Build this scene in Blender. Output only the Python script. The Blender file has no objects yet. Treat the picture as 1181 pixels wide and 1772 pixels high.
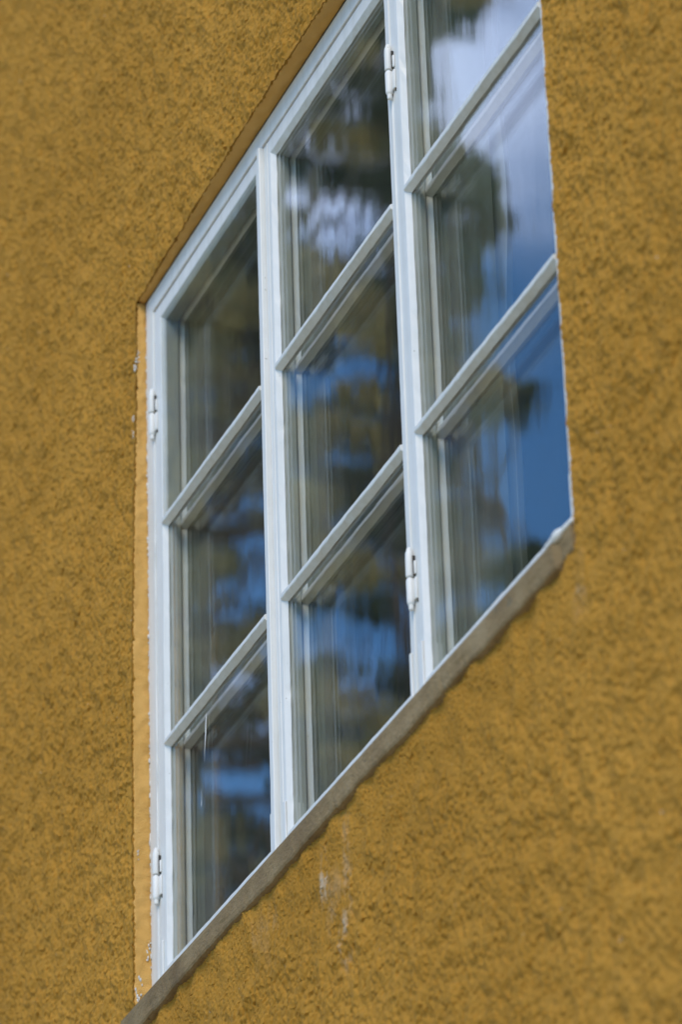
import bpy, math, random
import numpy as np
from mathutils import Vector, Matrix
random.seed(7)
R = math.radians
SC = bpy.context.scene

# ------------------------------------------------------------------ camera
CAM_LOC = (5.3914, -1.9255, -2.743)
YAW, PITCH, ROLL = 0.3901, 0.5006, -0.0336
FPX = 7244.3                                    # focal length in pixels of the 1772 px high frame
fw = Vector((-math.cos(YAW)*math.cos(PITCH), math.sin(YAW)*math.cos(PITCH), math.sin(PITCH)))
rt = fw.cross(Vector((0, 0, 1))).normalized(); up = rt.cross(fw)
r2 = rt*math.cos(ROLL) + up*math.sin(ROLL); u2 = up*math.cos(ROLL) - rt*math.sin(ROLL)
cd = bpy.data.cameras.new('camera'); cam = bpy.data.objects.new('camera', cd)
SC.collection.objects.link(cam); SC.camera = cam
M = Matrix((( r2.x, u2.x, -fw.x, CAM_LOC[0]), (r2.y, u2.y, -fw.y, CAM_LOC[1]), (r2.z, u2.z, -fw.z, CAM_LOC[2]), (0, 0, 0, 1)))
cam.matrix_world = M
cd.sensor_fit = 'VERTICAL'; cd.sensor_height = 36; cd.sensor_width = 24
cd.lens = FPX/1772*36
cd.clip_start = 0.1; cd.clip_end = 5000
cd.dof.use_dof = True; cd.dof.focus_distance = 5.92; cd.dof.aperture_fstop = 4.6; cd.dof.aperture_blades = 9

# ------------------------------------------------------------------ sky, sun, exposure
SUN_DIR = Vector((0.57, -0.48, 0.67)).normalized()      # towards the sun
w = bpy.data.worlds.new('World'); SC.world = w; w.use_nodes = True
nt = w.node_tree; nt.nodes.clear()
def N(nt, t, **k):
    n = nt.nodes.new(t)
    for a, b in k.items(): setattr(n, a, b)
    return n
def L(nt, a, b): nt.links.new(a, b)
out = N(nt, 'ShaderNodeOutputWorld'); bg = N(nt, 'ShaderNodeBackground'); sky = N(nt, 'ShaderNodeTexSky')
sky.sky_type = 'NISHITA'; sky.sun_disc = False
sky.sun_elevation = math.asin(SUN_DIR.z); sky.sun_rotation = math.atan2(SUN_DIR.x, SUN_DIR.y)
sky.altitude = 300; sky.air_density = 1.0; sky.dust_density = 0.1; sky.ozone_density = 4.0
tc = N(nt, 'ShaderNodeTexCoord')
nz = N(nt, 'ShaderNodeTexNoise'); nz.inputs['Scale'].default_value = 5.5; nz.inputs['Detail'].default_value = 7; nz.inputs['Roughness'].default_value = .55
mp = N(nt, 'ShaderNodeMapping'); mp.inputs['Scale'].default_value = (1, 1, 1.8); mp.inputs['Location'].default_value = (0.0, 0.0, 0.0)
L(nt, tc.outputs['Generated'], mp.inputs[0]); L(nt, mp.outputs[0], nz.inputs['Vector'])
# a cumulus bank stands around this direction of the sky
CLOUD_DIR = Vector((-0.756, -0.328, 0.568)).normalized()
flat = N(nt, 'ShaderNodeVectorMath', operation='MULTIPLY'); L(nt, tc.outputs['Generated'], flat.inputs[0]); flat.inputs[1].default_value = (1, 1, 1.8)
dst = N(nt, 'ShaderNodeVectorMath', operation='DISTANCE'); L(nt, flat.outputs[0], dst.inputs[0]); dst.inputs[1].default_value = (CLOUD_DIR.x, CLOUD_DIR.y, CLOUD_DIR.z*1.8)
mr = N(nt, 'ShaderNodeMapRange'); mr.inputs['From Min'].default_value = 0.0; mr.inputs['From Max'].default_value = .11
mr.inputs['To Min'].default_value = .22; mr.inputs['To Max'].default_value = -.02; L(nt, dst.outputs['Value'], mr.inputs['Value'])
ad = N(nt, 'ShaderNodeMath', operation='ADD'); L(nt, nz.outputs['Fac'], ad.inputs[0]); L(nt, mr.outputs[0], ad.inputs[1])
cr = N(nt, 'ShaderNodeMapRange'); cr.interpolation_type = 'SMOOTHSTEP'
cr.inputs['From Min'].default_value = .53; cr.inputs['From Max'].default_value = .72; L(nt, ad.outputs[0], cr.inputs['Value'])
mx = N(nt, 'ShaderNodeMix', data_type='RGBA'); L(nt, cr.outputs[0], mx.inputs[0])
tint = N(nt, 'ShaderNodeMix', data_type='RGBA'); tint.blend_type = 'MULTIPLY'; tint.inputs[0].default_value = 1
L(nt, sky.outputs[0], tint.inputs[6]); tint.inputs[7].default_value = (.56, .90, 1.10, 1); L(nt, tint.outputs[2], mx.inputs[6])
mx.inputs[7].default_value = (5.0, 6.1, 9.0, 1)
L(nt, mx.outputs[2], bg.inputs[0]); bg.inputs[1].default_value = 0.15
L(nt, bg.outputs[0], out.inputs[0])
sd = bpy.data.lights.new('sun', 'SUN'); sd.energy = 1.9; sd.angle = R(28); sd.color = (1, .88, .70)
so = bpy.data.objects.new('sun', sd); SC.collection.objects.link(so)
so.rotation_euler = (-SUN_DIR).to_track_quat('-Z', 'Y').to_euler()
SC.view_settings.view_transform = 'Standard'; SC.view_settings.look = 'None'
SC.view_settings.exposure = 0.42; SC.view_settings.gamma = 1
cy = SC.cycles
cy.max_bounces = 10; cy.transparent_max_bounces = 24; cy.glossy_bounces = 6; cy.diffuse_bounces = 4
cy.caustics_reflective = False; cy.caustics_refractive = False
cy.use_denoising = True

# ------------------------------------------------------------------ helpers
def link(o, parent=None):
    SC.collection.objects.link(o)
    if parent is not None: o.parent = parent
    return o
def tag(o, label=None, cat=None, group=None, kind=None):
    if label: o['label'] = label
    if cat: o['category'] = cat
    if group: o['group'] = group
    if kind: o['kind'] = kind
    return o
def empty(name, loc=(0, 0, 0)):
    o = bpy.data.objects.new(name, None); o.location = loc; o.empty_display_size = .1
    return link(o)
def mesh_np(name, V, F, mats, parent=None, smooth=False, mi=None):
    """V (n,3) array; F (m,k) array of equal sized faces, or a list of faces"""
    me = bpy.data.meshes.new(name)
    V = np.asarray(V, dtype=np.float32)
    if isinstance(F, np.ndarray):
        k = F.shape[1]
        me.vertices.add(len(V)); me.vertices.foreach_set('co', V.ravel())
        me.loops.add(F.size); me.loops.foreach_set('vertex_index', F.astype(np.int32).ravel())
        me.polygons.add(len(F)); me.polygons.foreach_set('loop_start', np.arange(0, F.size, k, dtype=np.int32))
        me.update(calc_edges=True)
    else:
        me.from_pydata([tuple(v) for v in V], [], F)
    for m in (mats if isinstance(mats, (list, tuple)) else [mats]): me.materials.append(m)
    if mi is not None: me.polygons.foreach_set('material_index', np.asarray(mi, dtype=np.int32))
    me.polygons.foreach_set('use_smooth', [bool(smooth)]*len(me.polygons)) if smooth else me.polygons.foreach_set('use_smooth', [False]*len(me.polygons))
    me.validate(); me.update()
    o = bpy.data.objects.new(name, me)
    return link(o, parent)
class MB:
    def __init__(s): s.V = []; s.F = []
    def add(s, V, F):
        n = len(s.V); s.V += [tuple(v) for v in V]; s.F += [tuple(i+n for i in f) for f in F]
    def box(s, a, b):
        x0, y0, z0 = a; x1, y1, z1 = b
        s.add([(x0,y0,z0),(x1,y0,z0),(x1,y1,z0),(x0,y1,z0),(x0,y0,z1),(x1,y0,z1),(x1,y1,z1),(x0,y1,z1)],
              [(0,3,2,1),(4,5,6,7),(0,1,5,4),(1,2,6,5),(2,3,7,6),(3,0,4,7)])
    def lathe(s, x, y, prof, n=20):
        """prof = [(r, z)...] around a vertical axis"""
        V = []; F = []
        for r_, z in prof:
            for k in range(n):
                a = 2*math.pi*k/n; V.append((x+r_*math.cos(a), y+r_*math.sin(a), z))
        for i in range(len(prof)-1):
            for k in range(n): F.append((i*n+k, i*n+(k+1) % n, (i+1)*n+(k+1) % n, (i+1)*n+k))
        F.append(tuple(range(n-1, -1, -1))); F.append(tuple((len(prof)-1)*n+k for k in range(n)))
        s.add(V, F)
    def obj(s, name, mats, parent=None, smooth=False, bevel=0):
        o = mesh_np(name, np.array(s.V), s.F, mats, parent, smooth)
        if bevel:
            b = o.modifiers.new('bevel', 'BEVEL'); b.width = bevel; b.segments = 2; b.limit_method = 'ANGLE'; b.angle_limit = R(35)
        return o
def fft_noise(nx, nz, dx, dz, lo, hi, seed, slope=0.0):
    """band limited random field, wavelengths lo..hi metres, unit rms"""
    rs = np.random.RandomState(seed)
    n = rs.randn(nz, nx).astype(np.float32)
    f = np.fft.rfft2(n)
    kx = np.fft.rfftfreq(nx, dx)[None, :]; kz = np.fft.fftfreq(nz, dz)[:, None]
    k = np.sqrt(kx*kx + kz*kz)+1e-9
    k0, k1 = 1/hi, 1/lo
    g = np.exp(-np.maximum(0, k0-k)**2/(k0*.35)**2) * np.exp(-np.maximum(0, k-k1)**2/(k1*.3)**2) * k**slope
    g[0, 0] = 0
    r = np.fft.irfft2(f*g, s=(nz, nx)); r -= r.mean(); r /= r.std()
    return r

# ------------------------------------------------------------------ materials
def mat(name):
    m = bpy.data.materials.new(name); m.use_nodes = True; t = m.node_tree
    b = t.nodes['Principled BSDF']
    return m, t, b
def noise(t, scale, detail=4, rough=.55, mapscale=None, w=None):
    tc = N(t, 'ShaderNodeTexCoord'); n = N(t, 'ShaderNodeTexNoise')
    n.inputs['Scale'].default_value = scale; n.inputs['Detail'].default_value = detail; n.inputs['Roughness'].default_value = rough
    src = tc.outputs['Object']
    if mapscale:
        mp = N(t, 'ShaderNodeMapping'); mp.inputs['Scale'].default_value = mapscale; L(t, src, mp.inputs[0]); src = mp.outputs[0]
    L(t, src, n.inputs['Vector'])
    return n
def ramp(t, fac, stops):
    r = N(t, 'ShaderNodeValToRGB'); e = r.color_ramp.elements
    while len(e) < len(stops): e.new(.5)
    for i, (p, c) in enumerate(stops): e[i].position = p; e[i].color = (*c, 1)
    L(t, fac, r.inputs[0]); return r
def mixc(t, fac, a, b, blend='MIX'):
    m = N(t, 'ShaderNodeMix', data_type='RGBA'); m.blend_type = blend
    for s, v in ((m.inputs[0], fac), (m.inputs[6], a), (m.inputs[7], b)):
        if hasattr(v, 'links') or isinstance(v, bpy.types.NodeSocket): L(t, v, s)
        elif isinstance(v, (int, float)): s.default_value = v
        else: s.default_value = (*v, 1)
    return m.outputs[2]
def bump(t, b, h, strength, dist):
    bp = N(t, 'ShaderNodeBump'); bp.inputs['Strength'].default_value = strength; bp.inputs['Distance'].default_value = dist
    L(t, h, bp.inputs['Height']); L(t, bp.outputs[0], b.inputs['Normal']); return bp

def stucco_mat():
    m, t, b = mat('ochre_roughcast')
    n1 = noise(t, 2.2, 4); n2 = noise(t, 60, 5, .6); n3 = noise(t, 260, 3, .6)
    c1 = ramp(t, n1.outputs['Fac'], [(.3, (.352, .174, .022)), (.7, (.435, .221, .033))])
    c2 = ramp(t, n2.outputs['Fac'], [(.3, (.96, .95, .94)), (.55, (1, 1, 1)), (.75, (1.0, 1.0, 1.0))])
    c = mixc(t, 1.0, c1.outputs[0], c2.outputs[0], 'MULTIPLY')
    # pale mineral bloom: pin-head specks and short run marks below the sill
    tcx = N(t, 'ShaderNodeTexCoord'); sx = N(t, 'ShaderNodeSeparateXYZ'); L(t, tcx.outputs['Object'], sx.inputs[0])
    def band(sock, lo, hi, soft):
        a = N(t, 'ShaderNodeMapRange'); a.interpolation_type = 'SMOOTHSTEP'; a.inputs['From Min'].default_value = lo-soft; a.inputs['From Max'].default_value = lo+soft; L(t, sock, a.inputs['Value'])
        b_ = N(t, 'ShaderNodeMapRange'); b_.interpolation_type = 'SMOOTHSTEP'; b_.inputs['From Min'].default_value = hi-soft; b_.inputs['From Max'].default_value = hi+soft
        b_.inputs['To Min'].default_value = 1; b_.inputs['To Max'].default_value = 0; L(t, sock, b_.inputs['Value'])
        mm = N(t, 'ShaderNodeMath', operation='MULTIPLY'); L(t, a.outputs[0], mm.inputs[0]); L(t, b_.outputs[0], mm.inputs[1]); return mm.outputs[0]
    def mul(a, b_):
        mm = N(t, 'ShaderNodeMath', operation='MULTIPLY')
        for s, v in ((mm.inputs[0], a), (mm.inputs[1], b_)):
            if isinstance(v, (int, float)): s.default_value = v
            else: L(t, v, s)
        return mm.outputs[0]
    nb = noise(t, 55, 4, .6, (1, 1, .35))
    blot = ramp(t, nb.outputs['Fac'], [(.46, (0, 0, 0)), (.6, (1, 1, 1))]).outputs[0]
    tot = None
    for (x0, x1, z0, z1, k) in RUNS:
        v = mul(mul(mul(band(sx.outputs['X'], x0, x1, .006), band(sx.outputs['Z'], z0, z1, .03)), blot), k)
        if tot is None: tot = v
        else:
            a_ = N(t, 'ShaderNodeMath', operation='ADD'); L(t, tot, a_.inputs[0]); L(t, v, a_.inputs[1]); tot = a_.outputs[0]
    sp = noise(t, 95, 1, .5); spk = ramp(t, sp.outputs['Fac'], [(.80, (0, 0, 0)), (.83, (.55, .55, .55))]).outputs[0]
    a_ = N(t, 'ShaderNodeMath', operation='ADD'); L(t, tot, a_.inputs[0]); L(t, spk, a_.inputs[1]); a_.use_clamp = True
    c = mixc(t, a_.outputs[0], c, (.50, .44, .36))
    L(t, c, b.inputs['Base Color']); b.inputs['Roughness'].default_value = .8
    b.inputs['Specular IOR Level'].default_value = .15
    bump(t, b, n3.outputs['Fac'], .5, .0012)
    return m
RUNS = [(.688, .712, -.545, -.50, .85), (.745, .775, -.665, -.60, .6), (.765, .79, -.60, -.47, .2), (.43, .52, -.55, -.48, .1), (.70, .76, -.60, -.54, .2), (1.50, 1.53, -.53, -.47, .3)]

def reveal_mat():
    m, t, b = mat('smooth_ochre_render')
    n1 = noise(t, 14, 4); n2 = noise(t, 420, 3, .7)
    c1 = ramp(t, n1.outputs['Fac'], [(.3, (.64, .345, .075)), (.7, (.71, .40, .105))])
    L(t, c1.outputs[0], b.inputs['Base Color']); b.inputs['Roughness'].default_value = .75
    bump(t, b, n2.outputs['Fac'], 1.0, .0022)
    return m
def paint_mat(name, col, speck=True, rough=.42, dirt=.0):
    m, t, b = mat(name)
    n1 = noise(t, 25, 4, .6); n2 = noise(t, 160, 2); n3 = noise(t, 60, 3, .5, (1, 1, .06))
    c = ramp(t, n1.outputs['Fac'], [(.3, tuple(v*.94 for v in col)), (.7, col)]).outputs[0]
    if speck:
        s = ramp(t, n2.outputs['Fac'], [(.74, (0, 0, 0)), (.79, (1, 1, 1))]).outputs[0]
        c = mixc(t, s, c, (.40, .39, .33))
    L(t, c, b.inputs['Base Color']); b.inputs['Roughness'].default_value = rough
    br = noise(t, 90, 3, .6, (1, 1, .04)); c = mixc(t, 1.0, c, ramp(t, br.outputs['Fac'], [(.3, (.91, .91, .89)), (.6, (1, 1, 1))]).outputs[0], 'MULTIPLY')
    L(t, c, b.inputs['Base Color'])
    bump(t, b, n3.outputs['Fac'], .4, .0014)
    return m
def sill_mat():
    m, t, b = mat('weathered_sill')
    n1 = noise(t, 9, 5, .6); n2 = noise(t, 130, 3, .7); n3 = noise(t, 38, 3)
    c = ramp(t, n1.outputs['Fac'], [(.3, (.175, .115, .055)), (.52, (.255, .178, .088)), (.72, (.33, .245, .135))]).outputs[0]
    s = ramp(t, n2.outputs['Fac'], [(.28, (1, 1, 1)), (.36, (0, 0, 0))]).outputs[0]
    c = mixc(t, s, c, (.055, .042, .03))
    g = ramp(t, n3.outputs['Fac'], [(.66, (0, 0, 0)), (.74, (.5, .5, .5))]).outputs[0]
    c = mixc(t, g, c, (.12, .12, .085))
    L(t, c, b.inputs['Base Color']); b.inputs['Roughness'].default_value = .8; b.inputs['Specular IOR Level'].default_value = .2
    bump(t, b, n2.outputs['Fac'], .9, .003)
    return m
def glass_mat(name, seed, amt=1.0):
    """thin old drawn glass: Fresnel mix of clear transmission and mirror, surface slightly wavy"""
    m = bpy.data.materials.new(name); m.use_nodes = True; t = m.node_tree; t.nodes.clear()
    o = N(t, 'ShaderNodeOutputMaterial'); tr = N(t, 'ShaderNodeBsdfTransparent'); gl = N(t, 'ShaderNodeBsdfGlossy'); mxs = N(t, 'ShaderNodeMixShader')
    tr.inputs[0].default_value = (.975, .988, .98, 1); gl.inputs['Roughness'].default_value = 0.0
    gl.inputs[0].default_value = (1, 1, 1, 1)
    fr = N(t, 'ShaderNodeFresnel'); geo = N(t, 'ShaderNodeNewGeometry')
    iv = N(t, 'ShaderNodeMapRange'); iv.inputs['To Min'].default_value = 1.52; iv.inputs['To Max'].default_value = 1/1.52
    L(t, geo.outputs['Backfacing'], iv.inputs['Value']); L(t, iv.outputs[0], fr.inputs['IOR'])
    tc = N(t, 'ShaderNodeTexCoord')
    oi = N(t, 'ShaderNodeObjectInfo')
    def nn(scale, ms, det, rot=0):
        mp = N(t, 'ShaderNodeMapping'); mp.inputs['Scale'].default_value = ms; mp.inputs['Rotation'].default_value = (0, rot, 0)
        L(t, tc.outputs['Object'], mp.inputs[0])
        n = N(t, 'ShaderNodeTexNoise', noise_dimensions='4D'); n.inputs['Scale'].default_value = scale; n.inputs['Detail'].default_value = det
        mu = N(t, 'ShaderNodeMath', operation='MULTIPLY_ADD'); L(t, oi.outputs['Random'], mu.inputs[0]); mu.inputs[1].default_value = 40; mu.inputs[2].default_value = seed
        L(t, mp.outputs[0], n.inputs['Vector']); L(t, mu.outputs[0], n.inputs['W']); return n
    a = nn(5.0, (1.5, 1, .55), 1.5); b = nn(30, (1, 1, .05), 2); c = nn(42, (1, 1, .1), 2, R(42))
    b1 = N(t, 'ShaderNodeBump'); b1.inputs['Distance'].default_value = .00045*amt; L(t, a.outputs['Fac'], b1.inputs['Height'])
    b2 = N(t, 'ShaderNodeBump'); b2.inputs['Distance'].default_value = .000016*amt; L(t, b.outputs['Fac'], b2.inputs['Height']); L(t, b1.outputs[0], b2.inputs['Normal'])
    b3 = N(t, 'ShaderNodeBump'); b3.inputs['Distance'].default_value = .00004*amt; L(t, c.outputs['Fac'], b3.inputs['Height']); L(t, b2.outputs[0], b3.inputs['Normal'])
    L(t, b3.outputs[0], gl.inputs['Normal'])
    L(t, fr.outputs[0], mxs.inputs[0]); L(t, tr.outputs[0], mxs.inputs[1]); L(t, gl.outputs[0], mxs.inputs[2])
    # a faint film of dust
    df = N(t, 'ShaderNodeBsdfDiffuse'); df.inputs[0].default_value = (.6, .6, .57, 1)
    nd = N(t, 'ShaderNodeTexNoise'); nd.inputs['Scale'].default_value = 6; nd.inputs['Detail'].default_value = 6; L(t, tc.outputs['Object'], nd.inputs['Vector'])
    md = N(t, 'ShaderNodeMapRange'); md.inputs['From Min'].default_value = .35; md.inputs['From Max'].default_value = .8; md.inputs['To Min'].default_value = .002; md.inputs['To Max'].default_value = .012
    L(t, nd.outputs['Fac'], md.inputs['Value'])
    m2 = N(t, 'ShaderNodeMixShader'); L(t, md.outputs[0], m2.inputs[0]); L(t, mxs.outputs[0], m2.inputs[1]); L(t, df.outputs[0], m2.inputs[2])
    L(t, m2.outputs[0], o.inputs[0])
    return m
def plain_mat(name, col, rough=.7, var=.15, scale=8):
    m, t, b = mat(name)
    n = noise(t, scale, 4)
    L(t, ramp(t, n.outputs['Fac'], [(.3, tuple(v*(1-var) for v in col)), (.7, tuple(v*(1+var) for v in col))]).outputs[0], b.inputs['Base Color'])
    b.inputs['Roughness'].default_value = rough
    return m
def leaf_mat(name, c0, c1, trans=.35):
    m, t, b = mat(name)
    n = noise(t, 1.6, 3)
    g = N(t, 'ShaderNodeNewGeometry')
    r = ramp(t, g.outputs['Random Per Island'], [(0, c0), (1, c1)])
    L(t, r.outputs[0], b.inputs['Base Color']); b.inputs['Roughness'].default_value = .55
    tl = N(t, 'ShaderNodeBsdfTranslucent'); L(t, r.outputs[0], tl.inputs[0])
    mxs = N(t, 'ShaderNodeMixShader'); mxs.inputs[0].default_value = trans
    o = t.nodes['Material Output']; L(t, b.outputs[0], mxs.inputs[1]); L(t, tl.outputs[0], mxs.inputs[2]); L(t, mxs.outputs[0], o.inputs[0])
    return m
STUCCO = stucco_mat(); REVEAL = reveal_mat()
PAINT = paint_mat('white_oil_paint', (.74, .735, .715)); PUTTY = PAINT
HINGE = paint_mat('thick_white_hinge_paint', (.78, .77, .75), True, .5)
SILL = sill_mat()
GLASS_OUT = glass_mat('old_window_glass', 3.0); GLASS_IN = glass_mat('old_inner_glass', 77.0, 1.3)
CAULK = plain_mat('flaking_white_filler', (.66, .65, .62), .8, .25, 90)
DARK = plain_mat('dark_joint', (.03, .025, .02), .9)
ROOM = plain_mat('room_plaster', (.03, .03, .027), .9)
CURT = plain_mat('grey_curtain_cloth', (.38, .39, .38), .9, .04)
LINING = plain_mat('shade_darkened_lining', (.045, .042, .036), .7)  # lining colour darkened so the deep opening reads as shade
EDGE = paint_mat('shade_toned_side_paint', (.46, .48, .44), False, .5)  # sash paint darkened on the outer sash's sides, imitating dimness behind the glass
INNER = paint_mat('shade_toned_inner_paint', (.24, .26, .23), False, .5)  # shade put into the white paint of inner sash sides and post

# ------------------------------------------------------------------ the wall: one tensor grid with a real relief
X0, X1, Z0, Z1 = -.074, 1.514, -.440, .818      # the window opening
YW = -.037                                       # mean plane of the roughcast
D = .0018
def axis(lo, hi, cuts, far_lo, far_hi):
    n = int((hi-lo)/D); a = np.linspace(lo, hi, n)
    for c in cuts: a[np.argmin(abs(a-c))] = c
    return np.concatenate([np.linspace(far_lo, lo, 24)[:-1], a, np.linspace(hi, far_hi, 24)[1:]]), 23, len(a)
xs, ix, nxf = axis(-1.35, 2.15, (X0, X1), -6.0, 9.0)
zs, iz, nzf = axis(-1.45, 2.35, (Z0, Z1), -4.34, 3.4)
H = np.zeros((len(zs), len(xs)), np.float32)
a3 = fft_noise(nxf, nzf, D, D, .06, .4, 3)
aF = fft_noise(nxf, nzf, D, D, .0055, .009, 4)
def grains(seed, n, r0, r1, h0, h1):
    """thrown grit: overlapping rounded grains of random size, highest one wins"""
    rs = np.random.RandomState(seed); G = np.full(nxf*nzf, -1.0, np.float32)
    gx = rs.rand(n)*nxf; gz = rs.rand(n)*nzf; u = rs.rand(n)**1.6; r = r0+(r1-r0)*u; hh = (h0+(h1-h0)*u)*rs.uniform(.7, 1.2, n)
    el = rs.uniform(.75, 1.3, n); an = rs.rand(n)*math.pi; ca, sa = np.cos(an), np.sin(an)
    ixg = gx.astype(int); izg = gz.astype(int); m = int(r1*1.3/D)+1
    for dz in range(-m, m+1):
        for dx in range(-m, m+1):
            X = (ixg+dx-gx)*D; Z = (izg+dz-gz)*D
            d = ((X*ca+Z*sa)*el)**2 + ((Z*ca-X*sa)/el)**2
            v = hh*(1-d/r**2)
            ok = (v > -.001) & (ixg+dx >= 0) & (ixg+dx < nxf) & (izg+dz >= 0) & (izg+dz < nzf)
            np.maximum.at(G, (izg[ok]+dz)*nxf+ixg[ok]+dx, v[ok].astype(np.float32))
    G[G < -.5] = -.0006
    return G.reshape(nzf, nxf)
A_ = 3.5*3.8
lump = grains(1, int(A_/(.0052**2)), .0024, .0066, .0011, .0041)
k5 = np.array([0, 1, 2, 1, 0], np.float32)/4
for ax in (0, 1): lump = sum(k5[q]*np.roll(lump, q-2, ax) for q in range(5))
lump -= lump.mean()
lump = lump*1.0 + fft_noise(nxf, nzf, D, D, .006, .030, 2, -.6)*.0006 + fft_noise(nxf, nzf, D, D, .0042, .0070, 16)*.0002
xf = xs[ix:ix+nxf][None, :]; zf = zs[iz:iz+nzf][:, None]
edge = fft_noise(nxf, nzf, D, D, .08, .3, 5)
smooth_ = np.clip(((zf-(Z0-.17))/.13) + edge*.22, 0, 1)*np.clip((xf+.10)/.12, 0, 1)*np.clip((1.62-xf)/.2, 0, 1)*(zf < Z0+.02)   # finer, floated plaster below the sill
lump = lump*(1-.78*smooth_) + smooth_*aF*.0008
h = lump + a3*.0016
win = np.minimum(np.minimum(np.clip((xf-xf.min())/.1, 0, 1), np.clip((xf.max()-xf)/.1, 0, 1)), np.minimum(np.clip((zf-zf.min())/.1, 0, 1), np.clip((zf.max()-zf)/.1, 0, 1)))
dx_ = np.maximum(np.maximum(X0-xf, xf-X1), 0); dz_ = np.maximum(np.maximum(Z0-zf, zf-Z1), 0); de = np.clip(np.hypot(dx_, dz_)/.012, 0, 1)
h = h*(.45+.55*de); h = np.where(de < .999, np.maximum(h, -.0006-.006*de), h)
# plaster is thinner towards the window head's left corner
r_ = np.sqrt((xf-X0)**2*1.2 + (zf-Z1)**2); h = h - .012*np.exp(-(r_/.42)**2)
H[iz:iz+nzf, ix:ix+nxf] = h*win
XX, ZZ = np.meshgrid(xs, zs)
# lateral raggedness of the plaster along the opening's edges
jx = np.zeros_like(H); jz = np.zeros_like(H)
jx[iz:iz+nzf, ix:ix+nxf] = fft_noise(nxf, nzf, D, D, .008, .06, 8)*.0009; jz[iz:iz+nzf, ix:ix+nxf] = fft_noise(nxf, nzf, D, D, .012, .05, 9)*.0011
V = np.stack([XX+jx, YW - H, ZZ+jz], -1).reshape(-1, 3)
nx, nz_ = len(xs), len(zs)
idx = np.arange(nx*nz_).reshape(nz_, nx)
F = np.stack([idx[:-1, :-1], idx[:-1, 1:], idx[1:, 1:], idx[1:, :-1]], -1)
i0 = int(np.argmin(abs(xs-X0))); i1 = int(np.argmin(abs(xs-X1))); k0 = int(np.argmin(abs(zs-Z0))); k1 = int(np.argmin(abs(zs-Z1)))
keep = np.ones(F.shape[:2], bool); keep[k0:k1, i0:i1] = False
Fk = F[keep]
# arris: the hole's rim turned back into the reveal, so the roughcast has thickness
rim = np.concatenate([idx[k0, i0:i1], idx[k0:k1, i1], idx[k1, i1:i0:-1], idx[k1:k0:-1, i0]])
Vr = V[rim].copy(); n0 = len(V)
Vr2 = Vr.copy(); Vr2[:, 1] += .0022
cxm, czm = (X0+X1)/2, (Z0+Z1)/2
out_x = np.where(np.isclose(XX.reshape(-1)[rim], X0), -.014, np.where(np.isclose(XX.reshape(-1)[rim], X1), .014, 0))
out_z = np.where(np.isclose(ZZ.reshape(-1)[rim], Z0), -.014, np.where(np.isclose(ZZ.reshape(-1)[rim], Z1), .014, 0))
Vr3 = Vr2.copy(); Vr3[:, 0] += out_x; Vr3[:, 2] += out_z; Vr3[:, 1] = -.018
m_ = len(rim); nxt = (np.arange(m_)+1) % m_
Fr = np.concatenate([np.stack([rim, n0+np.arange(m_), n0+nxt, rim[nxt]], -1), np.stack([n0+np.arange(m_), n0+m_+np.arange(m_), n0+m_+nxt, n0+nxt], -1)])
# outer rim folds back 0.3 m as the wall's thickness
V = np.concatenate([V, Vr2, Vr3]); Fk = np.concatenate([Fk, Fr])
wall = mesh_np('house_wall', V, Fk, STUCCO, None, True)
tag(wall, 'ochre yellow house wall of rough roughcast plaster around the white window', 'wall', kind='thing')
del V, F, Fk, H
# masonry behind the plaster, with the window hole
mb = MB()
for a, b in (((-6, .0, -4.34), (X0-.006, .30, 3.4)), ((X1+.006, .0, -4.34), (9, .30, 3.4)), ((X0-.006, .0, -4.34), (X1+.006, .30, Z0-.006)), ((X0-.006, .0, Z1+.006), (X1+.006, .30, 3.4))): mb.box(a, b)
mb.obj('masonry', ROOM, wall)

# smooth plaster lining of the opening (left jamb, right jamb, soffit)
def strip(name, p0, p1, nrm, y0, y1, wob, seed, parent, material, y0f=None):
    """a plaster strip between two points of the opening's edge, y0 (outer) to y1 (inner), bulged by noise along its normal"""
    n = 260; m = 14; rs = np.random.RandomState(seed)
    f = fft_noise(n, m*2, .005, .003, .02, .2, seed)[:m]
    f2 = fft_noise(n, m*2, .005, .003, .006, .02, seed+1)[:m]
    V = []; F = []
    P0, P1, Nn = Vector(p0), Vector(p1), Vector(nrm)
    for j in range(m):
        for i in range(n):
            s = i/(n-1); q = P0.lerp(P1, s); ya = y0 if y0f is None else y0f(s)
            y = ya + (y1-ya)*j/(m-1)
            if j == 0: y += .0008*float(f2[0, i])
            q = Vector((q.x, y, q.z)) + Nn*float(f[j, i]*wob + f2[j, i]*wob*.25)
            V.append(q)
    for j in range(m-1):
        for i in range(n-1):
            a = j*n+i; F.append((a, a+1, a+n+1, a+n))
    # thickness
    k = len(V); back = -Nn*.004
    V += [v+back for v in V]
    F += [(a+k, d+k, c+k, b+k) for (a, b, c, d) in F]
    for i in range(n-1):
        F.append((i, i+k, i+1+k, i+1)); e = (m-1)*n+i; F.append((e, e+1, e+1+k, e+k))
    for j in range(m-1):
        a = j*n; F.append((a, a+n, a+n+k, a+k)); e = j*n+n-1; F.append((e, e+k, e+n+k, e+n))
    return mesh_np(name, np.array(V), F, material, parent, True)
lj = strip('reveal', (X0, 0, Z0), (X0, 0, Z1), (1, 0, 0), -.036, .006, .0007, 21, wall, REVEAL, lambda s: -.0345+.012*math.exp(-((1-s)*1.258/.42)**2))
lj['label'] = 'smooth bright ochre left jamb of the window opening'
sf = strip('reveal', (X0, 0, Z1), (X1, 0, Z1), (0, 0, -1), -.034, .006, .0007, 31, wall, REVEAL, lambda s: -.0345+.012*math.exp(-(s*1.574*1.095/.42)**2))
sf['label'] = 'smooth ochre soffit over the window'
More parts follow.
